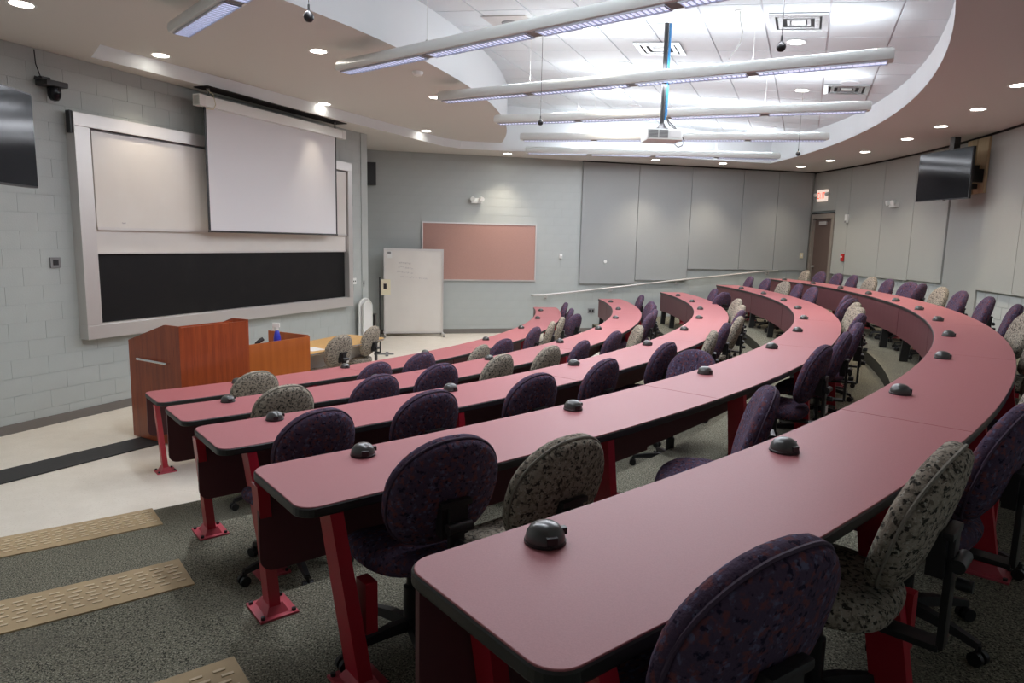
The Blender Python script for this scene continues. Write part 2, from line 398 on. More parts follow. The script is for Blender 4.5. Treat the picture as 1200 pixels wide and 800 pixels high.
for i, (x, y) in enumerate([(14.17, -6.36), (15.29, -3.85), (11.73, -5.99), (12.45, -4.32), (12.61, -2.43)]):
    downlight((x, y, tile_z(x, y)-.012), 'round downlight in the tile ceiling, %s' % ['beside the largest air diffuser', 'beside the right air diffuser', 'just under the second linear light', 'left of the projector pole', 'left of the projector pole, below the third linear light'][i], TILE_SPOT_W, 'downlights in the tile ceiling', True)

# linear pendants
ZF = CZ + 1.951
def linear(k):
    a = -56.395 + 9.566*k; L = 5.525
    t = thing('linear_pendant_light', ['', 'linear pendant light nearest the chalkboard, running out of the top left of the frame', 'long linear pendant light, second from the left, running out of the top edge', 'long linear pendant light in front of the projector pole with bright louvers', 'linear pendant light directly above the projector, fourth in the fan', 'linear pendant light level with the projector body, fifth in the fan', 'farthest linear pendant light, beside the back wall soffit'][k],
              'pendant light', pol(11.034, a, ZF), radians(a), 'linear pendant lights')
    # body: local x along fixture
    def sect(x, s=1.):
        pr = [(-.105, -.045), (-.118, -.01), (-.108, .035), (-.075, .07), (-.03, .085), (.03, .085), (.075, .07), (.108, .035), (.118, -.01), (.105, -.045), (.07, -.05), (-.07, -.05)]
        return [Vector((x, y*s, z*s)) for y, z in pr]
    MB().rings([sect(0, .86), sect(.02, 1), sect(L-.02, 1), sect(L, .86)]).build('housing', m_white, t, True)
    seg = L/4
    lens = MB().box(.07, seg-.06, -.066, .066, -.0535, -.050).mesh('lens', m_lens)
    lv = MB()
    lv.box(.06, seg-.05, -.078, -.068, -.066, -.050); lv.box(.06, seg-.05, .068, .078, -.066, -.050)
    for i in range(25): x = .07 + (seg-.13)*i/24; lv.box(x-.003, x+.003, -.068, .068, -.066, -.054)
    lm = lv.mesh('louver', m_louver)
    for i in range(4):
        e = place('lens', lens, t, loc=(seg*i, 0, 0)); place('louver', lm, e)
        MB().box(seg*i-.05, seg*i+.06, -.07, .07, -.056, -.049).build('joint_plate', m_grey, t) if i else None
    for i in range(1, 4, 2):
        x = seg*i; wp = Vector((cos(radians(a)), sin(radians(a)), 0))*(11.034+x)
        h = tile_z(wp.x, wp.y) - ZF
        cb = MB().cyl((x, 0, .08), (x, 0, h), .0025, n=6)
        cb.lathe([(.022, .083), (.018, .10), (.006, .115)], (x, 0, 0), 10).lathe([(.03, h-.012), (.03, h)], (x, 0, 0), 12)
        cb.build('suspension_cable', m_grey if False else m_white, t)
    r0 = 13.2 if k < 3 else 12.0
    pc = pol((r0+16.4)/2, a, ZF + .12)
    for tl_ in (-52, 52): area_light(pc, (Matrix.Rotation(radians(a), 3, 'Z') @ Matrix.Rotation(pi + radians(tl_), 3, 'X')).to_euler(), 16.4-r0, .10, UP_W/2*(16.4-r0)/3.8, COOL)
    area_light(pol(11.034 + L/2, a, ZF - .072), (0, 0, radians(a)), L*.97, .10, DOWN_W, COOL)
for k in range(1, 7): linear(k)

# air diffusers, ceiling speakers, smoke detector
def diffuser(x, y, w, h, label, m=m_mirror):
    t = thing('air_diffuser', label, 'air vent', (0, 0, 0), 0, 'air diffusers in the tile ceiling')
    p = Vector((x, y)); t.matrix_world = tile_m(p.dot(TU), p.dot(TT), -.008)
    MB().box(-w/2, w/2, -h/2, h/2, -.004, .0).build('backing', m_darkslot, t)
    for i in range(3):
        s = 1 - i*.3; f = MB(); a, b = w/2*s, h/2*s; q = .055*s + .01
        for (x0, x1, y0, y1) in ((-a, a, -b, -b+q), (-a, a, b-q, b), (-a, -a+q, -b+q, b-q), (a-q, a, -b+q, b-q)): f.box(x0, x1, y0, y1, -.022+.004*i, -.004)
        f.build('louver', m, t)
    MB().box(-w*.12, w*.12, -h*.1, h*.1, -.02, -.004).build('centre_plate', m_white, t)
diffuser(13.89, -7.12, .6, .6, 'crinkled shiny metal air diffuser beside the rightmost hanging microphone cable at top')
diffuser(15.80, -4.25, .62, .6, 'shiny metal air diffuser nearest the curved bulkhead')
diffuser(12.72, -5.45, .6, .6, 'metal air diffuser behind the projector pole')
def round_grille(x, y, label, m=m_grid):
    t = thing('ceiling_speaker', label, 'speaker', (0, 0, 0), 0, 'round speakers in the tile ceiling')
    p = Vector((x, y)); t.matrix_world = tile_m(p.dot(TU), p.dot(TT), -.008)
    MB().lathe([(.001, -.010), (.11, -.010), (.115, -.003)], n=24).build('grille', m_grid, t)
    MB().lathe([(.115, -.001), (.115, -.012), (.14, -.008), (.142, 0)], n=24).build('ring', m_rim, t)
round_grille(15.66, -4.65, 'round ceiling speaker above the shiny diffuser nearest the curved bulkhead')
round_grille(16.13, -.17, 'round ceiling speaker just above the fifth linear light')
round_grille(13.14, -1.02, 'round ceiling speaker left of the projector between two linear lights')
t = thing('ceiling_speaker', 'round speaker in a square grey ceiling plate above the second linear light', 'speaker'); p = Vector((10.75, -5.9)); t.matrix_world = tile_m(p.dot(TU), p.dot(TT), -.008)
MB().box(-.3, .3, -.3, .3, -.012, 0).build('square_plate', m_alu, t); MB().lathe([(.001, -.02), (.13, -.02), (.14, -.012)], n=24).build('grille', m_grey, t)
t = thing('smoke_detector', 'small white smoke detector on the front ceiling below the second linear light', 'smoke detector', (9.53, -5.73, MZ))
MB().lathe([(.07, 0), (.07, -.02), (.055, -.045), (.02, -.055), (.001, -.056)]).build('housing', m_white, t, True)

# hanging microphones
for (x, y), lab in (((9.40, -10.08), 'black hanging ceiling microphone at top left beside the first linear light'), ((11.13, -6.13), 'black hanging ceiling microphone below the left half of the third linear light'), ((12.80, -9.62), 'largest black hanging ceiling microphone, in front of the shiny diffuser'), ((15.33, -3.80), 'black hanging ceiling microphone in front of the far curved bulkhead')):
    t = thing('hanging_microphone', lab, 'microphone', (x, y, 3.72), 0, 'hanging microphones')
    MB().lathe([(.001, -.036), (.02, -.031), (.033, -.014), (.036, 0), (.033, .014), (.02, .03), (.008, .04), (.007, .08), (.002, .085)], n=16).build('capsule', m_black, t, True)
    zt = (tile_z(x, y) if (Vector((x, y))-mc).length > mr else MZ) - 3.72
    MB().cyl((0, 0, .08), (0, 0, zt), .0028, n=6).lathe([(.02, zt-.012), (.03, zt)], n=12).build('cable', m_black, t)
# white flex from ceiling to third pendant
x, y = 13.2, -7.25; zt = tile_z(x, y)
o = MB().tube([(x, y, zt), (x+.01, y, zt-.1), (x+.05, y+.02, zt-.22), (x+.03, y+.03, zt-.33), (x-.04, y+.02, zt-.43), (x-.08, y+.0, zt-.5)], .008).lathe([(.055, zt-.012), (.06, zt)], (x, y, 0), 16).build('power_flex', m_white, None, True)
tag(o, 'white power flex dropping from the tile ceiling to the third linear light', 'cable')

# projector
px_, py_ = 12.57, -6.55; pt = tile_z(px_, py_)
t = thing('ceiling_projector', 'white projector hanging from the ceiling on a black pole', 'projector', (px_, py_, 3.46), radians(3))
MB().box(-.21, .21, -.17, .17, 0, .125, None, .014).build('body', m_white, t, True)
for a in (-.19, -.07):
    g = MB()
    for i in range(7): g.box(a, a+.105, -.176, -.168, .022+i*.013, .030+i*.013)
    g.build('vent_grille', m_grey, t)
MB().box(.055, .19, -.174, -.168, .03, .11).build('side_panel', m_curb, t)
MB().cyl((-.05, .165, .06), (-.05, .20, .06), .045, n=20).build('lens', m_black, t, True)
MB().lathe([(.10, .125), (.085, .145), (.045, .17), (.03, .21)], n=16).build('mount', m_black, t, True)
hh = pt - 3.46
MB().cyl((0, 0, .17), (0, 0, hh), .026, n=14).build('pole', m_black, t, True)
MB().cyl((.034, -.01, .25), (.036, -.01, hh), .010, n=8).cyl((.052, 0, .3), (.05, 0, hh), .008, n=8).build('blue_cable', m_blue, t, True)
lp = MB().tube([(.03, 0, .32), (.08, 0, .24), (.16, 0, .17), (.24, 0, .09), (.28, 0, .02), (.26, 0, -.04), (.21, 0, -.06), (.17, 0, -.03), (.19, 0, .03), (.25, 0, .04)], .006)
lp.tube([(.03, 0, .30), (.09, 0, .20), (.15, 0, .16), (.2, 0, .14), (.22, 0, .05)], .006); lp.build('cable_loop', m_black, t, True)
MB().cyl((.21, -.05, .04), (.23, -.05, .04), .04, n=14).build('connector', m_paper, t)

# ================================================================ FRONT WALL THINGS
def fthing(name, label, cat, s, off, z, group=None): return thing(name, label, cat, fw(s, off, z), FROT, group)
# local: x along wall, -y into the room
t = fthing('sliding_board_unit', 'large aluminium-framed board unit with whiteboard above black chalkboard on the front wall', 'board', 0, 0, 0)
x0, x1, z0, z1 = .22, 5.50, .955, 3.60; fr = .17; dp = .15
MB().box(x0, x1, -dp, -.0, z1-.155, z1, None, .006).build('frame_top', m_alu, t)
MB().box(x0, x1, -dp, -.0, z0, z0+.17, None, .006).build('frame_bottom', m_alu, t)
MB().box(x0, x0+.19, -dp, -.0, z0+.17, z1-.155, None, .004).build('frame_side', m_alu, t)
MB().box(x1-.12, x1, -dp, -.0, z0+.17, z1-.155, None, .004).build('frame_side', m_alu, t)
MB().box(x0+.19, x1-.12, -.03, 0, z0+.17, z1-.155).build('backing', m_grey, t)
MB().box(.43, 5.36, -.055, -.03, 1.13, 2.05).build('chalkboard', m_chalk, t)
MB().box(.43, 5.36, -.085, -.03, 1.985, 2.29, None, .003).build('sliding_panel', m_wb, t)
MB().box(.45, 5.36, -.115, -.07, 2.29, 3.42, None, .003).build('whiteboard', m_wb, t)
MB().box(.45, 5.36, -.125, -.07, 2.265, 2.30).build('board_rail', m_alu, t)
MB().box(.43, 5.36, -.10, -.06, 1.975, 1.995).build('board_rail', m_alu, t)
MB().box(.45, 5.36, -.10, -.03, 3.425, 3.437).build('board_rail', m_grey, t)
MB().box(.43, 5.36, -.12, -.03, 1.115, 1.135).build('chalk_ledge', m_alu, t)
MB().box(x0-.03, x0, -.13, -.06, 3.36, 3.61).build('end_bracket', m_black, t)
MB().tube([(.78, -.117, 2.36), (.80, -.117, 2.355), (.83, -.117, 2.36)], .003).build('marker_smudge', m_mark, t)
t = fthing('projection_screen', 'pulled-down projection screen in a cream housing over the whiteboard', 'screen', 0, 0, 0)
MB().box(1.83, 5.02, -.37, -.25, 3.955, 4.095, None, .012).build('housing', m_white, t, True)
MB().box(1.83, 1.93, -.375, -.245, 3.95, 4.10, None, .006).build('end_cap', m_curb, t)
MB().box(4.93, 5.03, -.375, -.245, 3.95, 4.10, None, .006).build('end_cap', m_curb, t)
MB().box(1.99, 4.80, -.304, -.300, 2.30, 3.96).build('fabric', m_screen, t)
MB().box(1.955, 1.992, -.305, -.299, 2.30, 3.96).build('black_border', m_black, t)
MB().box(4.798, 4.835, -.305, -.299, 2.30, 3.96).build('black_border', m_black, t)
MB().cyl((1.955, -.302, 2.285), (4.835, -.302, 2.285), .014, n=10).build('bottom_bar', m_black, t)
MB().tube([(2.02, -.30, 4.2), (2.06, -.38, 4.12), (2.09, -.385, 4.0), (2.05, -.38, 3.93), (1.98, -.32, 3.93)], .006).build('wire', m_paper, t, True)
for x in (2.05, 4.8): MB().box(x-.01, x+.01, -.32, -.30, 4.09, CEIL).build('hanger', m_grey, t)
o = MB().box(1.93, 5.0, -.42, -.16, CEIL-.012, CEIL-.001).build('trim_7', m_darkslot, None, loc=fw(0, 0, 0), rot=FROT); struct(o, 'black slab for the shadow gap in the soffit above the projection screen')  # flat dark slab stands in for the shade of the recess

t = fthing('ceiling_camera', 'black pan-tilt camera high on the wall left of the board', 'camera', .0, 0, 3.87)
MB().box(-.05, .05, -.06, 0, -.02, .06).build('wall_plate', m_black, t)
MB().cyl((-.12, -.04, .03), (-.02, -.1, .0), .022, n=10).build('arm', m_black, t)
MB().box(-.10, .14, -.22, -.02, -.05, .01, None, .012).build('cradle', m_black, t, True)
MB().lathe([(.001, -.20), (.04, -.19), (.065, -.15), (.07, -.10), (.068, -.05)], (.04, -.12, 0), 18).build('dome', m_tvglass, t, True)
MB().tube([(-.05, -.04, .06), (-.09, -.04, .18), (-.09, -.03, .33)], .006).build('cable', m_black, t)
t = fthing('wall_plate', 'small square steel data plate on the front wall left of the board', 'wall plate', -.02, 0, 1.88)
MB().box(-.06, .06, -.022, -.008, -.06, .06, None, .003).build('plate', m_grey, t); MB().box(-.03, .03, -.027, -.022, -.03, .03).build('jack', m_black, t)
t = fthing('light_switch', 'white double light switch right of the chalkboard', 'light switch', 5.72, 0, 1.41)
MB().box(-.06, .06, -.018, -.008, -.06, .06, None, .003).build('plate', m_white, t)
for x in (-.025, .025): MB().box(x-.006, x+.006, -.028, -.018, -.014, .012).build('toggle', m_black, t)
t = fthing('wall_control', 'small grey wall control beside the white light switch', 'wall control', 6.02, 0, 1.35)
MB().box(-.035, .035, -.02, -.008, -.06, .06, None, .003).build('plate', m_grey, t); MB().box(-.015, .015, -.024, -.02, -.02, .02).build('button', m_black, t)
# two nested white folding tables leaning at the corner
for i, off in enumerate((.10, .16)):
    t = fthing('folding_table', ['white folding table with rounded top leaning on the wall, the one behind', 'white folding table with rounded top leaning on the wall, the one in front'][i], 'folding table', 5.92, off, 0, 'white folding tables leaning on the wall')
    w = .20 - .055*i; hgt = 1.07 - .05*i
    pr = [(-w, 0.01), (w, 0.01)] + [(w*cos(radians(a)), hgt - w*.8 + w*.8*sin(radians(a))) for a in range(0, 181, 15)]
    MB().add([(x, y, z) for y in (-.02, .015) for x, z in pr], [tuple(range(len(pr))), tuple(range(len(pr), 2*len(pr)))[::-1]] + [(k, (k+1) % len(pr), len(pr)+(k+1) % len(pr), len(pr)+k) for k in range(len(pr))]).build('table_top', m_curb, t)
    pr2 = [((w-.004)*x/w, z) for x, z in pr[2:]]
    MB().tube([(w, -.02, .03)] + [(x, -.02, z) for x, z in pr2] + [(-w, -.02, .03)], .012).build('rim', m_white, t, True)
# floor strip
a = Vector((6.00, -8.95)); b = Vector((6.92, -7.55)); d = (b-a).normalized()
# black rubber cable strip on the floor
o = MB().prism([(5.75, -9.4), (6.1, -9.58), (7.52, -7.2), (7.2, -7.0)], .001, .013).build('floor_cable_strip', m_strip); tag(o, 'black rubber cable strip on the vinyl floor running under the lectern', 'floor strip')

# lectern
t = thing('lectern', 'dark cherry lectern with chrome handle and lower orange-cherry desk wing', 'lectern', (7.43, -8.11, 0), radians(61))
# local x along audience face (61deg), +y away from audience (151deg)
sp = [(0, 1.30), (.22, 1.29), (.875, 1.09)]
def side(x0, x1):
    m_ = MB(); pr = [(0, 0.02), (.0, 1.30), (.24, 1.30), (.875, 1.09), (.875, .02)]
    n_ = len(pr); m_.add([(x, y, z) for x in (x0, x1) for y, z in pr], [tuple(range(n_)), tuple(range(n_, 2*n_))[::-1]] + [(k, (k+1) % n_, n_+(k+1) % n_, n_+k) for k in range(n_)]); return m_
side(0, .022).build('side_panel', m_cherry, t)
side(.842, .864).build('side_panel', m_cherry, t)
MB().box(.022, .842, .0, .022, .02, 1.285).build('front_panel', m_cherry, t)
MB().add([(.022, .24, 1.27), (.842, .24, 1.27), (.842, .87, 1.07), (.022, .87, 1.07), (.022, .24, 1.25), (.842, .24, 1.25), (.842, .87, 1.05), (.022, .87, 1.05)], [(0, 1, 2, 3), (4, 5, 6, 7), (0, 1, 5, 4), (2, 3, 7, 6), (0, 3, 7, 4), (1, 2, 6, 5)]).build('reading_top', m_cherry, t)
MB().box(.022, .842, .022, .24, 1.23, 1.255).build('top_shelf', m_cherry, t)
MB().box(.03, .834, .85, .87, .02, 1.05).build('back_door', m_cherry, t)
h_ = MB().cyl((-.035, .17, .90), (-.035, .68, .905), .014, n=12)
h_.cyl((-.035, .18, .90), (0, .18, .90), .011, n=10).cyl((-.035, .66, .904), (0, .66, .904), .011, n=10); h_.build('handle', m_chrome, t, True)
MB().box(.864, 1.79, .0, .022, .02, 1.005).build('wing_front_panel', m_cherry_l, t)
MB().box(1.768, 1.79, .022, .72, .02, 1.02).build('wing_end_panel', m_cherry_l, t)
MB().box(.864, 1.768, .022, .72, .74, .77).build('wing_desktop', m_cherry_l, t)
MB().box(.02, .86, .02, .86, .015, .06).build('plinth', m_cherry, t)
t = thing('gooseneck_microphone', 'small black microphone on the lectern wing beside the tall cabinet', 'microphone', (7.86, -7.18, .77))
MB().lathe([(.05, 0), (.05, .02), (.012, .03), (.01, .2)], n=14).build('base', m_black, t)
MB().tube([(0, 0, .2), (.01, .01, .23), (.04, .03, .26), (.07, .05, .28)], .024).build('head', m_black, t, True)
# spray bottle
t = thing('spray_bottle', 'blue spray bottle with white trigger head on the lectern wing', 'spray bottle', (7.90, -6.58, .77)); t.scale = (1.2, 1.2, 1.35)
MB().lathe([(.001, 0), (.036, 0), (.038, .03), (.036, .16), (.022, .215), (.014, .23)], n=18).build('bottle', m_bottle, t, True)
MB().lathe([(.017, .228), (.017, .255)], n=12).box(-.045, .03, -.012, .012, .255, .295, None, .006).box(-.045, -.03, -.006, .006, .225, .26).build('trigger_head', m_white, t, True)

# yellow table with white lower skirt
t = thing('seminar_table', 'honey-topped table with rounded corners behind the two grey chairs', 'table', (8.38, -6.04, 0), radians(67.3))
def rrect(x0, x1, y0, y1, r, n=6):
    o_ = []
    for cx, cy, a0 in ((x1-r, y1-r, 0), (x0+r, y1-r, 90), (x0+r, y0+r, 180), (x1-r, y0+r, 270)):
        for i in range(n+1): a = radians(a0 + 90*i/n); o_.append((cx + r*cos(a), cy + r*sin(a)))
    return o_
MB().prism(rrect(-.40, 1.42, 0, .76, .12), .715, .745).build('table_top', m_oak, t)
MB().prism(rrect(-.402, 1.422, -.002, .762, .12), .722, .738).build('edge_band', m_grey, t)
MB().box(-.3, 1.25, .2, .22, .45, .715).build('modesty_panel', m_curb, t)
for x in (-.25, 1.22):
    MB().box(x-.03, x+.03, .34, .40, .03, .715).build('leg', m_black, t); MB().box(x-.035, x+.035, .06, .70, 0, .03).build('foot', m_black, t)
o = MB().prism([(-.11, -.14), (.11, -.14), (.11, .14), (-.11, .14)], 0, .004).build('paper_sheet', m_curb, None, loc=(8.17, -5.98, .7455), rot=radians(50)); tag(o, 'sheet of white paper on the honey table beside the lectern wing', 'paper')

# sign stand, mobile whiteboard
t = thing('sign_stand', 'thin black stand with a cream paper sign left of the mobile whiteboard', 'sign stand', (8.27, -1.9, 0), radians(10))
MB().cyl((0, 0, .02), (0, 0, 1.50), .014, n=10).build('pole', m_black, t); MB().box(-.12, .26, -.03, .03, 0, .022).box(.1, .16, -.22, .2, 0, .02).build('base', m_grey, t)
MB().box(.02, .20, -.004, .004, 1.16, 1.46).build('paper_sign', m_paper, t)
MB().box(.07, .13, -.006, -.004, 1.28, 1.38).build('printed_mark', m_black, t)
t = thing('floor_speaker', 'small black box on a stand in the corner behind the folding tables', 'speaker', (7.78, -.35, 0))
MB().box(-.1, .1, -.1, .1, .34, .62, None, .01).build('cabinet', m_black, t); MB().cyl((0, 0, .02), (0, 0, .34), .02).box(-.12, .12, -.12, .12, 0, .02).build('stand', m_black, t)
mwA = Vector((7.87, .70)); mwB = Vector((9.2, 1.02)); md = (mwB-mwA); ml = md.length; mrot = atan2(md.y, md.x)
t = thing('mobile_whiteboard', 'tall mobile whiteboard on casters with faint handwriting in front of the tackboard', 'whiteboard', (mwA.x, mwA.y-.1, 0), mrot)
MB().box(.03, ml-.03, -.012, .012, .10, 1.98).build('board', m_wb, t)
f_ = MB()
f_.box(0, .03, -.025, .025, .06, 2.02).box(ml-.03, ml, -.025, .025, .06, 2.02).box(.03, ml-.03, -.025, .025, 1.975, 2.02).box(.03, ml-.03, -.025, .025, .07, .11)
f_.build('frame', m_alu, t)
for x in (.015, ml-.015):
    MB().box(x-.02, x+.02, -.28, .28, .055, .085).build('foot', m_alu, t)
    for y in (-.26, .26): MB().cyl((x-.012, y, .028), (x+.012, y, .028), .028, n=14).build('caster', m_grey, t)
# faint marker writing
wr = MB(); rr = random.Random(3)
for ln, (xs, n_) in enumerate(((.34, 6), (.33, 7), (.31, 8), (.38, 13))):
    x = xs; zz = 1.70 - ln*.105
    for c_ in range(n_):
        pts = []; w_ = rr.uniform(.03, .045)
        for q in range(5): pts.append((x + w_*q/5, -.014, zz - c_*.004 + rr.uniform(-.018, .022)))
        wr.tube(pts, .0028, 4); x += w_ + rr.uniform(.006, .014)
wr.build('faint_handwriting', m_mark, t)
MB().box(.07, .19, -.0145, -.012, 1.80, 1.955).build('paper_label', m_curb, t); MB().box(.085, .165, -.016, -.0145, 1.90, 1.945).build('label_print', m_grey, t)

# ================================================================ BACK WALL THINGS
def bthing(name, label, cat, s, off, z, group=None): return thing(name, label, cat, bw(s, off, z), BROT, group)
t = bthing('tackboard', 'wide pink tackboard in a thin aluminium frame on the back wall', 'notice board', 1.285, .01, 0)
L_ = 2.79; MB().box(.02, L_-.02, -.02, 0, 1.30, 2.63).build('pinboard', m_pink, t)
f_ = MB().box(0, .03, -.035, 0, 1.275, 2.655).box(L_-.03, L_, -.035, 0, 1.275, 2.655).box(.03, L_-.03, -.035, 0, 2.625, 2.655).box(.03, L_-.03, -.035, 0, 1.275, 1.305); f_.build('frame', m_alu, t)
t = bthing('wall_speaker', 'black wall speaker high in the corner beside the chalkboard wall', 'speaker', .12, 0, 3.43)
MB().box(-.1, .12, -.24, -.05, 0, .5, None, .01).build('cabinet', m_black, t); MB().box(-.03, .03, -.06, 0, .15, .3).build('bracket', m_black, t)
MB().box(-.085, .105, -.245, -.24, .02, .48).build('grille', m_grey if False else m_black, t)
def emergency(t, m=m_white):
    MB().box(-.13, .13, -.08, 0, -.07, .05, None, .01).build('housing', m_white, t, True)
    for x in (-.10, .10):
        MB().cyl((x, -.085, .04), (x*1.15, -.15, .02), .045, .055, n=16).build('lamp_head', m_white, t, True)
t = bthing('emergency_light', 'white twin-head emergency light above the pink tackboard', 'emergency light', 2.58, .01, 3.18); emergency(t)
t = bthing('wall_sensor', 'small white wall sensor right of the pink tackboard', 'sensor', 4.71, .01, 1.9)
MB().box(-.035, .035, -.05, 0, -.05, .05, None, .008).build('housing', m_white, t); MB().box(-.012, .012, -.055, -.05, -.03, 0).build('lens', m_black, t)
t = bthing('wall_button', 'small round white button near the bottom of the first acoustic panel', 'button', 5.86, .07, 1.79)
MB().cyl((0, -.02, 0), (0, 0, 0), .04, n=16).build('cap', m_white, t)
t = bthing('wall_outlet', 'dark double outlet low on the back wall below the handrail', 'outlet', 5.56, .01, .545)
MB().box(-.09, .09, -.014, 0, -.06, .06, None, .003).build('plate', m_grey, t)
for x in (-.04, .04): MB().box(x-.022, x+.022, -.018, -.014, -.03, .03).build('socket', m_black, t)
t = bthing('wall_switch', 'cream switch plate on the last acoustic panel beside the door', 'light switch', 11.43, .07, 2.03)
MB().box(-.05, .05, -.012, 0, -.07, .07, None, .003).build('plate', m_paper, t); MB().box(-.012, .012, -.02, -.012, -.02, .02).build('toggle', m_white, t)
t = bthing('handrail', 'sloping steel handrail on brackets along the back wall', 'handrail', 0, 0, 0)
pts = [(4.02, -.12, .945), (4.30, -.12, .955), (5.0, -.12, 1.02), (7.6, -.12, 1.315), (10.35, -.12, 1.60), (10.72, -.12, 1.612)]
MB().tube([(4.0, -.02, .94)] + pts + [(10.78, -.02, 1.612)], .022, 12).build('rail', m_alu, t, True)
for s_, z_ in ((4.35, .955), (6.05, 1.135), (7.85, 1.345), (10.45, 1.605)):
    MB().cyl((s_, -.01, z_-.08), (s_, -.12, z_-.075), .011, n=8).cyl((s_, -.12, z_-.075), (s_, -.12, z_-.01), .011, n=8).cyl((s_, -.012, z_-.08), (s_, 0, z_-.08), .038, n=16).build('bracket', m_alu, t, True)

# ================================================================ CURVED WALL THINGS
def cthing(name, label, cat, th, off, z, group=None): return thing(name, label, cat, pol(RWALL-.075-off, th, z), radians(th-90), group)  # local +y outwards
# door
o = thing('door_1', '', 'x', pol(RWALL-.06, 9.2, 0), radians(9.2-90)); del o['category']; del o['label']; o['kind'] = 'structure'; o['label'] = 'brown door in a taupe frame at the far corner'
DZ = LV[5]
MB().box(-.40, .40, .03, .08, DZ, 2.98, None, .003).build('door_leaf', m_door, o)
f_ = MB().box(-.50, -.40, -.05, .1, DZ, 3.12).box(.40, .50, -.05, .1, DZ, 3.12).box(-.40, .40, -.05, .1, 3.0, 3.12); f_.build('door_frame', m_frame, o)
MB().box(-.47, .5, -.055, -.04, 3.12, 3.15).build('frame_head', m_darkslot, o)
MB().box(-.18, .12, -.01, .03, 2.84, 2.93, None, .005).build('door_closer', m_alu, o)
MB().cyl((-.33, -.03, 1.75), (-.33, .03, 1.75), .03, n=12).build('door_knob', m_alu, o)
t = cthing('exit_sign', 'lit EXIT sign with two lamp heads above the door', 'exit sign', 9.4, .0, 3.44)
MB().box(-.19, .19, -.07, 0, 0, .30, None, .01).build('housing', m_signface, t, True)
L5 = {'E': [(0, .2, 0, 1), (0, 1, 0, .16), (0, .85, .42, .58), (0, 1, .84, 1)], 'I': [(.4, .6, 0, 1)], 'T': [(.4, .6, 0, 1), (0, 1, .84, 1)]}
lt = MB()
for i, ch in enumerate('EXIT'):
    x_ = -.155 + i*.08; w_ = .062
    if ch == 'X':
        for sgn in (1, -1):
            a_ = (x_ if sgn > 0 else x_+w_); b_ = (x_+w_ if sgn > 0 else x_)
            lt.add([(a_-.006, -.074, .07), (a_+.006, -.074, .07), (b_+.006, -.074, .23), (b_-.006, -.074, .23)], [(0, 1, 2, 3)])
    else:
        for (u0, u1, v0, v1) in L5[ch]: lt.box(x_+u0*w_, x_+u1*w_, -.075, -.070, .07+v0*.16, .07+v1*.16)
lt.build('letters', m_redsign, t)
for x in (-.25, .23): MB().cyl((x, -.02, .19), (x*1.05, -.10, .17), .04, .05, n=14).build('lamp_head', m_white, t, True)
t = cthing('wall_sensor', 'white horn strobe on the curved wall right of the door', 'alarm', 6.1, 0, 2.97)
MB().box(-.05, .05, -.05, 0, -.1, .1, None, .01).build('housing', m_white, t); MB().box(-.03, .03, -.06, -.05, -.1, -.05).build('strobe', m_grey, t)
t = cthing('fire_alarm_pull', 'small red fire alarm pull station on the curved wall', 'fire alarm', 6.2, 0, 2.02)
MB().box(-.045, .045, -.05, 0, -.09, .09, None, .006).build('housing', m_fire, t); MB().box(-.03, .03, -.06, -.05, .0, .03).build('pull_bar', m_white, t); MB().box(-.028, .028, -.056, -.05, -.07, -.045).build('lower_mark', m_black, t)
t = cthing('emergency_light', 'white twin-head emergency light on the curved wall left of the television', 'emergency light', .4, 0, 3.22); emergency(t)
# plywood backing
t = cthing('plywood_backing', 'raw plywood mounting board behind the right television', 'board', -8.0, -.01, 0)
MB().box(-.30, .02, -.05, 0, 3.24, CEIL-.04).build('plank', m_ply, t); MB().box(.03, .39, -.035, 0, 3.24, CEIL-.04).build('plank', m_ply, t)
MB().box(-.34, -.305, -.03, 0, 3.24, CEIL-.04).build('plank', m_ply, t)
MB().box(-.24, -.19, -.056, -.05, 3.30, 3.42).build('label_plate', m_grey, t)
MB().box(-.06, .06, -.10, -.05, 3.52, 3.72).build('cover_box', m_paper, t)
# right TV
a = Vector((18.26, -2.09)); b = Vector((18.45, -3.29)); dd = (b-a); L_ = dd.length
t = thing('television', 'large black television on a swing arm on the curved wall', 'television', (a.x, a.y, 3.12), atan2(dd.y, dd.x))
# local x along screen from far to near; screen faces the room (local -y side is towards -x world)
MB().box(0, L_, 0, .05, 0, .86, None, .006).build('bezel', m_black, t)
MB().box(.015, L_-.015, -.003, .002, .02, .845).build('screen', m_tvglass, t)
MB().box(.35, .85, .05, .10, .25, .62).build('mount_plate', m_grey, t)
MB().box(.75, .83, .08, .50, .52, .60).box(.75, .83, .08, .50, .2, .28).box(.9, .98, .10, .50, .30, .52).build('swing_arm', m_black, t)
MB().box(L_*.42, L_*.55, -.01, .04, -.02, .0).build('sensor_bar', m_grey, t)
MB().box(.66, .76, .02, .14, .86, 1.07).build('ceiling_bracket', m_black, t)
# left TV, on the aisle wall
a = Vector((7.437, -10.043)); dvec = Vector((.09, -1)).normalized()
t = thing('television', 'black television hanging at the top left corner by the aisle wall', 'television', (a.x, a.y, 2.536), atan2(dvec.y, dvec.x))
MB().box(0, 1.14, -.06, 0, 0, .645, None, .006).build('bezel', m_black, t)
MB().box(.010, 1.13, 0.0, .004, .012, .633).build('screen', m_tvglass, t)
MB().box(.37, .77, -.16, -.06, .15, .5).build('mount_plate', m_black, t)
MB().box(.53, .61, -.14, -.06, .5, CEIL-2.536).build('ceiling_pole', m_black, t)

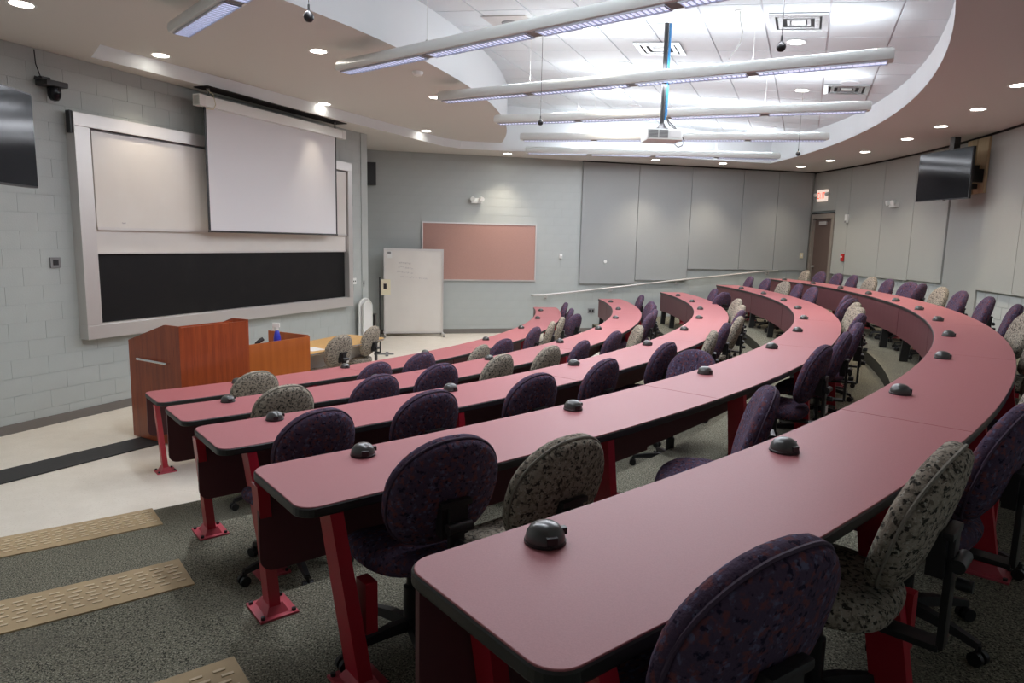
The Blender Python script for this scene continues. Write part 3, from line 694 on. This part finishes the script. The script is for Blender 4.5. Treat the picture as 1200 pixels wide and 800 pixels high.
# ================================================================ DESKS
def desk(k):
    ri, ro = R_IN[k], R_IN[k]+DW; z = LV[k]+DH; t0, t1 = TH0[k], TH1[k]
    t = thing('curved_desk', ['', 'front row curved burgundy desk nearest the lectern', 'second row curved burgundy desk from the front', 'middle row curved burgundy desk', 'fourth row curved burgundy desk, just in front of the nearest one', 'nearest and longest curved burgundy desk in the rearmost row'][k], 'desk', (0, 0, 0), 0, 'curved classroom desks')
    seg = [0, 10.7, 10.2, 11.1, 9.6, 8.3][k]
    cuts = [t0]
    while cuts[-1] + seg < t1 - 3: cuts.append(cuts[-1]+seg)
    cuts.append(t1)
    g = degrees(.0012/ri)
    for i in range(len(cuts)-1):
        a, b = cuts[i]+g, cuts[i+1]-g
        # outline with rounded corners at the aisle end
        def outline(e):   # e = inset
            rc = .07; P = []; n = max(8, int((b-a)/1.2))
            A = a + degrees(e/ri); B = b - degrees(e/ri)*(i == len(cuts)-2)
            if i == 0:
                for q in range(7):
                    an = radians(90*q/6); P.append(pol(ri+e+rc-rc*sin(an), A+degrees((rc-rc*cos(an))/ri)))
                P = P[::-1]
                P2 = []
                for q in range(7):
                    an = radians(90*q/6); P2.append(pol(ro-e-rc+rc*sin(an), A+degrees((rc-rc*cos(an))/ro)))
                inner0 = A+degrees(rc/ri); outer0 = A+degrees(rc/ro)
                inn = [pol(ri+e, inner0 + (B-inner0)*j/n) for j in range(1, n+1)]
                out = [pol(ro-e, outer0 + (B-outer0)*j/n) for j in range(1, n+1)]
                return P[::-1][::-1] , P2, inn, out
            return [], [], [pol(ri+e, A+(B-A)*j/n) for j in range(n+1)], [pol(ro-e, A+(B-A)*j/n) for j in range(n+1)]
        def ring(e, zz):
            P, P2, inn, out = outline(e)
            pts = inn[::-1] + P + P2 + out     # far end inner -> aisle inner corner -> aisle outer corner -> far outer
            return [Vector((p.x, p.y, zz)) for p in pts]
        top = MB().rings([ring(.004, z-.004), ring(.0045, z-.001), ring(.006, z)]); top.build('desktop', m_laminate, t)
        eb = MB().rings([ring(.02, z-.042), ring(.003, z-.040), ring(0, z-.034), ring(0, z-.008), ring(.004, z-.004)]); eb.build('edge_band', m_blackedge, t)
        # modesty panel of this segment
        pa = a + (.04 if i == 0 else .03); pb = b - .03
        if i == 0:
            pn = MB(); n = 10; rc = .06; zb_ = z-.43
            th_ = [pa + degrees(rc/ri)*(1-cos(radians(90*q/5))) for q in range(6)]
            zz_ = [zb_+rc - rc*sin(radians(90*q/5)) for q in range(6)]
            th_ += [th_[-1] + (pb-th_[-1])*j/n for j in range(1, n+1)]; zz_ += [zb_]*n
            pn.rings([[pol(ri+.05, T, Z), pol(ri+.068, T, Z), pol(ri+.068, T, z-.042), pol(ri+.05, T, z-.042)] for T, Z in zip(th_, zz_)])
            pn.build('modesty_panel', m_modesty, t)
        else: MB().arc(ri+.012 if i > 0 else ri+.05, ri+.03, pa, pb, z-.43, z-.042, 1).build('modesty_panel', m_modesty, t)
    # supports
    stp = [0, 7.2, 6.3, 5.7, 5.3, 4.5][k]; lt_ = [t0+.50]
    while lt_[-1] + stp < t1 - 1.5: lt_.append(lt_[-1]+stp)
    lt_.append(t1-.5)
    for q, th in enumerate(lt_):
        lean = .45 if q == 0 else .1
        def post(r_top, r_bot, w_, d_):
            P = []
            for r_, zz, sc, tq in ((r_bot, LV[k]+.008, 1.0, th), (r_top, z-.043, .9, th-lean)):
                c = pol(r_, tq, zz); er = pol(1, tq); et = Vector((-er.y, er.x, 0))
                P.append([c + er*(sx_*d_*sc/2) + et*(sy_*w_*sc/2) for sx_, sy_ in ((-1, -1), (1, -1), (1, 1), (-1, 1))])
            return MB().rings(P)
        def plate(r_, par, big=.1):
            c = pol(r_, th, LV[k]); Mx = Matrix.Translation(c) @ Matrix.Rotation(radians(th), 4, 'Z')
            m_ = MB().box(-big, big, -.085, .085, 0, .010, Mx)
            m_.add([(-big*.75, -.05, .01), (big*.75, -.05, .01), (big*.75, .05, .01), (-big*.75, .05, .01), (-.05, -.03, .05), (.05, -.03, .05), (.05, .03, .05), (-.05, .03, .05)], [(0, 1, 5, 4), (1, 2, 6, 5), (2, 3, 7, 6), (3, 0, 4, 7), (4, 5, 6, 7)], Mx)
            m_.build('base_plate', m_redplate, par)
            b_ = MB()
            for sx_ in (-1, 1):
                for sy_ in (-1, 1): b_.cyl(Mx @ Vector((sx_*(big-.018), sy_*.068, .009)), Mx @ Vector((sx_*(big-.018), sy_*.068, .022)), .010, n=8)
            b_.build('bolt', m_black, par)['kind'] = 'stuff'
        if k == 1:
            if q == 0: l_ = post(ro-.10, ri+.24, .045, .07).build('leg', m_red, t); plate(ri+.24, l_, .075)
            else: l_ = post(ro-.12, ro-.12, .05, .08).build('leg', m_red, t); plate(ro-.12, l_)
        else:
            if q == 0 and k in (3, 4): l_ = post(ri+.09, ri-.18, .05, .085).build('leg', m_red, t); plate(ri-.18, l_)
            elif q == 0 and k == 5: th += .42; l_ = post(ri+.13, ri+.10, .05, .085).build('leg', m_red, t); plate(ri+.10, l_); th -= .42
            elif th > -26: l_ = post(ri+.10, ri+.06, .06, .10).build('leg', m_black, t)
            if q == 0: th += {2: 2.0, 3: .45, 4: .28, 5: .28}[k]; lean = .30
            rf = ro-.01 if k < 5 else ro+.05
            l_ = post(ro-.06, rf, .055, .12).build('leg', m_red, t); plate(rf, l_, .09 if k < 4 else .11)
            c = pol(rf-.02, th-.05+degrees(.055/ro), LV[k]); Mx = Matrix.Translation(c) @ Matrix.Rotation(radians(th), 4, 'Z')
            MB().box(-.04, .04, -.024, .024, .20, .40, Mx).build('cable_box', m_red, t)
for k in range(1, 6): desk(k)

# domed power units on the desks
dome_b = MB().lathe([(.001, 0), (.068, 0), (.070, .006), (.070, .020), (.066, .034), (.054, .052), (.036, .063), (.014, .068), (.001, .0685)], n=22).mesh('housing', m_dome, True)
dome_p = MB().box(-.020, .020, -.074, -.056, .014, .040, None, .003).mesh('port', m_black)
dome_q = MB().box(.052, .078, -.012, .014, .022, .044, None, .003).mesh('port', m_black)
dome_r = MB().lathe([(.0715, .0), (.0735, .002), (.0735, .010), (.071, .012)], n=22).mesh('base_ring', m_black)
MICS = {1: [-45.47, -38.98, -32.2, -24.3, -16.3, -8.3, -.6], 2: [-48.6, -42.6, -35.6, -28.3, -21.1, -13.9, -6.6, .8],
        3: [-49.4, -44.05, -37.9, -31.4, -25.1, -18.8, -12.6, -6.4, -.3], 4: [-50.0, -45.2, -39.5, -33.5, -28.0, -22.6, -16.9, -11.2, -5.3, .3],
        5: [-50.66, -46.5, -41.5, -36.2, -31.05, -26.0, -21.1, -16.2, -11.1, -6.1, -1.3, 3.6]}
for k, ths in MICS.items():
    for i, th in enumerate(ths):
        t = thing('dome_microphone', 'black domed microphone unit on the %s row desk, %s from the aisle end' % (ROWN[k], ordn[i]), 'microphone', pol(R_IN[k]+.115, th, LV[k]+DH), radians(th+90+random.uniform(-25, 25)), 'domed units on the %s desk' % ROWN[k])
        place('housing', dome_b, t); place('port', dome_p, t); place('port', dome_q, t); place('base_ring', dome_r, t); t.scale = (.74, .74, .80)

# ================================================================ CHAIRS
def outline_back(sc, n=32):
    P = []
    for i in range(n):
        a = 2*pi*i/n; c, s = cos(a), sin(a)
        ex = 2/2.45
        x = (abs(c)**ex)*(1 if c >= 0 else -1); z = (abs(s)**ex)*(1 if s >= 0 else -1)
        w = .236*(1 - .17*max(0, z)**2 - .06*max(0, -z)**1.5)
        P.append((x*w*sc, z*.235*sc))
    return P
def back_mesh(m):
    R_ = []
    tl = radians(15)
    for sc, y in ((.02, .044), (.55, .045), (.80, .042), (.93, .032), (.985, .016), (1.0, -.002), (.985, -.014), (.968, -.016), (.972, -.020), (.965, -.032), (.90, -.046), (.70, -.054), (.40, -.058), (.02, -.058)):
        ring = []
        for x, z in outline_back(sc):
            yy = y + .55*x*x + .02*(1-(z/.235)**2)*0 + .03*abs(z/.235)**2*(z < 0)
            ring.append(Vector((x, yy*cos(tl) - z*sin(tl), z*cos(tl) + yy*sin(tl))))
        R_.append(ring)
    return MB().rings(R_).mesh('backrest', m, True)
def pipe_mesh(m):
    tl = radians(15); P = []
    for x, z in outline_back(.985, 40):
        yy = -.016 + .55*x*x + .03*abs(z/.235)**2*(z < 0); P.append(Vector((x, yy*cos(tl) - z*sin(tl), z*cos(tl) + yy*sin(tl))))
    return MB().tube(P, .0055, 6, True).mesh('piping', m, True)
def seat_mesh(m):
    R_ = []; n = 32
    for sc, z in ((.02, .062), (.6, .060), (.85, .052), (.96, .036), (1.0, .014), (.99, -.006), (.95, -.022), (.80, -.032), (.02, -.034)):
        ring = []
        for i in range(n):
            a = 2*pi*i/n; c, s = cos(a), sin(a); ex = 2/2.9
            x = (abs(c)**ex)*(1 if c >= 0 else -1); y = (abs(s)**ex)*(1 if s >= 0 else -1)
            ring.append(Vector((x*.245*sc*(1+.05*y), y*.23*sc, z - .03*max(0, y)**3*sc + .012*x*x)))
        R_.append(ring)
    return MB().rings(R_).mesh('seat', m, True)
ME = {}
for key, mm, pm in (('plum', m_plum, m_plumpipe), ('grey', m_leopard, m_greypipe)):
    ME[key] = (back_mesh(mm), pipe_mesh(pm), seat_mesh(mm))
b_ = MB(); tl = radians(15)
b_.box(-.032, .032, -.352, -.332, .38, .73, None, .004).box(-.035, .035, -.34, -.02, .372, .392, None, .004)
b_.box(-.065, .065, -.352, -.322, .715, .738, None, .008).box(-.055, .055, -.335, -.290, .60, .73)
me_br = b_.mesh('back_bracket', m_chairblk, True)
me_knob = MB().cyl((-.05, -.365, .645), (.05, -.365, .645), .020, n=12).cyl((0, -.36, .58), (0, -.40, .58), .018, n=12).mesh('knob', m_black, True)
me_tag = MB().box(-.028, .028, -.366, -.363, .47, .53).mesh('tag', m_curb)
me_lift = MB().lathe([(.026, .07), (.034, .10), (.034, .26), (.022, .27), (.022, .40)], n=14).box(-.09, .09, -.10, .10, .385, .412).box(.08, .26, -.012, .012, .388, .400).mesh('gas_lift', m_chairblk, True)
lg = MB()
def legring(x, w_, h_, zc): return [Vector((x, -w_, zc-h_)), Vector((x, w_, zc-h_)), Vector((x, w_*.7, zc+h_)), Vector((x, -w_*.7, zc+h_))]
lg.rings([legring(.02, .026, .022, .098), legring(.10, .024, .02, .100), legring(.22, .018, .015, .088), legring(.30, .015, .012, .074)])
me_leg = lg.mesh('leg', m_chairblk)
cs = MB().cyl((.30, 0, .04), (.30, 0, .075), .008, n=8)
for sy_ in (-1, 1): cs.cyl((.30, sy_*.008, .027), (.30, sy_*.027, .027), .027, n=14)
me_cast = cs.mesh('caster', m_black, True)
def make_chair(kind, tagged=False):
    t = thing('task_chair', 'x', 'chair')
    bk, pp, st = ME[kind]
    b = place('backrest', bk, t, loc=(0, -.262, .745)); place('piping', pp, b)
    place('seat', st, t, loc=(0, .0, .435))
    br = place('back_bracket', me_br, t); place('knob', me_knob, br)
    if tagged: e = place('tag', me_tag, t); e['label'] = 'small white paper tag'
    place('gas_lift', me_lift, t)
    for i in range(5):
        l = place('leg', me_leg, t, rot=radians(90+72*i+20)); c_ = place('caster', me_cast, l)
    return t
PROTO = {'p': make_chair('plum'), 'g': make_chair('grey'), 'pt': make_chair('plum', True)}
index_kids(); used = set()
COLN = {'p': 'plum', 'g': 'mottled grey', 'pt': 'plum'}
# (type, R of backrest top, angle, rotation offset in degrees)
CH = {
1: [('g', 12.08, -45.8, 0), ('p', 12.40, -40.4, 4), ('p', 12.28, -36.9, -4), ('g', 12.42, -32.6, 8), ('p', 12.36, -29.7, -6), ('p', 12.17, -23.2, 0), ('g', 12.16, -19.4, 12), ('g', 12.15, -16.0, 10), ('p', 12.3, -13.0, -20), ('p', 12.1, -8.4, 6), ('p', 11.97, -2.0, 0)],
2: [('g', 13.69, -47.8, 0), ('p', 13.76, -44.7, 2), ('p', 13.70, -41.8, -3), ('g', 13.74, -38.6, 4), ('g', 13.77, -35.3, 0), ('p', 13.84, -32.9, 6), ('p', 13.81, -28.7, 0), ('g', 13.88, -25.6, 25), ('p', 13.70, -18.6, -4), ('p', 13.70, -15.5, 5), ('p', 13.65, -11.6, 0), ('p', 13.62, -8.9, 12), ('p', 13.58, -2.0, 0)],
3: [('p', 15.20, -49.6, 6), ('p', 15.17, -46.9, 0), ('p', 15.20, -43.6, -3), ('p', 15.18, -40.4, 3), ('pt', 15.12, -35.9, 0), ('p', 15.50, -36.9, 78), ('g', 15.17, -31.6, 14), ('p', 15.11, -28.4, 5), ('g', 15.13, -25.1, 0), ('p', 15.07, -21.6, -6), ('g', 15.05, -18.3, 8), ('g', 15.05, -13.4, 10), ('p', 15.02, -7.2, -50), ('p', 15.02, -3.6, 0)],
4: [('pt', 16.49, -49.9, -4), ('g', 16.74, -48.7, 0), ('p', 16.80, -43.8, 28), ('pt', 16.53, -37.6, 0), ('p', 16.50, -34.2, 4), ('p', 16.50, -31.0, 6), ('p', 16.48, -27.4, -8), ('g', 16.48, -24.4, 10), ('g', 16.50, -21.4, 6), ('p', 16.55, -18.4, -35), ('p', 16.6, -15.8, -20), ('p', 16.50, -9.0, 8), ('p', 16.50, -5.8, 0), ('g', 16.50, -2.8, 14), ('p', 16.50, .9, 0), ('p', 16.5, 4.2, -6)],
5: [('p', 17.86, -50.6, -6), ('g', 17.84, -47.5, 4), ('p', 17.87, -45.0, -2), ('g', 17.86, -42.0, 6), ('p', 17.86, -39.2, 0), ('g', 17.86, -36.2, 4), ('g', 17.88, -32.6, 0), ('g', 17.86, -29.6, 10), ('p', 17.92, -26.2, -5), ('p', 17.90, -22.3, 0), ('p', 17.88, -18.6, 3), ('g', 17.88, -15.7, 8), ('p', 17.90, -12.6, -35), ('p', 17.9, -11.0, 20), ('p', 17.9, -7.9, 0), ('g', 17.88, -5.5, 6), ('p', 17.9, -2.7, -4), ('p', 17.9, -.4, 0), ('p', 17.9, 2.2, 5), ('g', 17.9, 4.5, -5)]}
def put_chair(kind, pos, rotz, label, group):
    if kind not in used: c = PROTO[kind]; used.add(kind)
    else: c = copy_tree(PROTO[kind])
    c.location = pos; c.rotation_euler = (0, 0, rotz); c['label'] = label; c['group'] = group
    return c
WHERE = {1: 'front row desk', 2: 'second row desk', 3: 'middle row desk', 4: 'fourth row desk', 5: 'nearest desk'}
for k, L_ in CH.items():
    for i, (kind, rb, th, dr) in enumerate(L_):
        # backrest top sits .33 behind the chair centre
        face = radians(th + 180 + dr)            # heading of the sitter (towards the centre)
        bp_ = pol(rb, th, LV[k]); pos = bp_ + Vector((cos(face), sin(face), 0))*.30
        label = '%s fabric task chair behind the %s, %s from the aisle end' % (COLN[kind], WHERE[k], ordn[i])
        if kind == 'pt': label = label.replace(' fabric', '') + ', white back tag'
        put_chair(kind, pos, face - pi/2, label, 'task chairs at the %s' % WHERE[k])
for i, (x, y, rot) in enumerate(((8.58, -6.09, 150), (8.80, -5.12, 165))):
    face = radians(rot); pos = Vector((x, y, 0)) + Vector((cos(face), sin(face), 0))*.30
    put_chair('g', pos, face - pi/2, 'mottled grey task chair at the honey table, %s of the two' % ('left', 'right')[i], 'task chairs at the honey table')
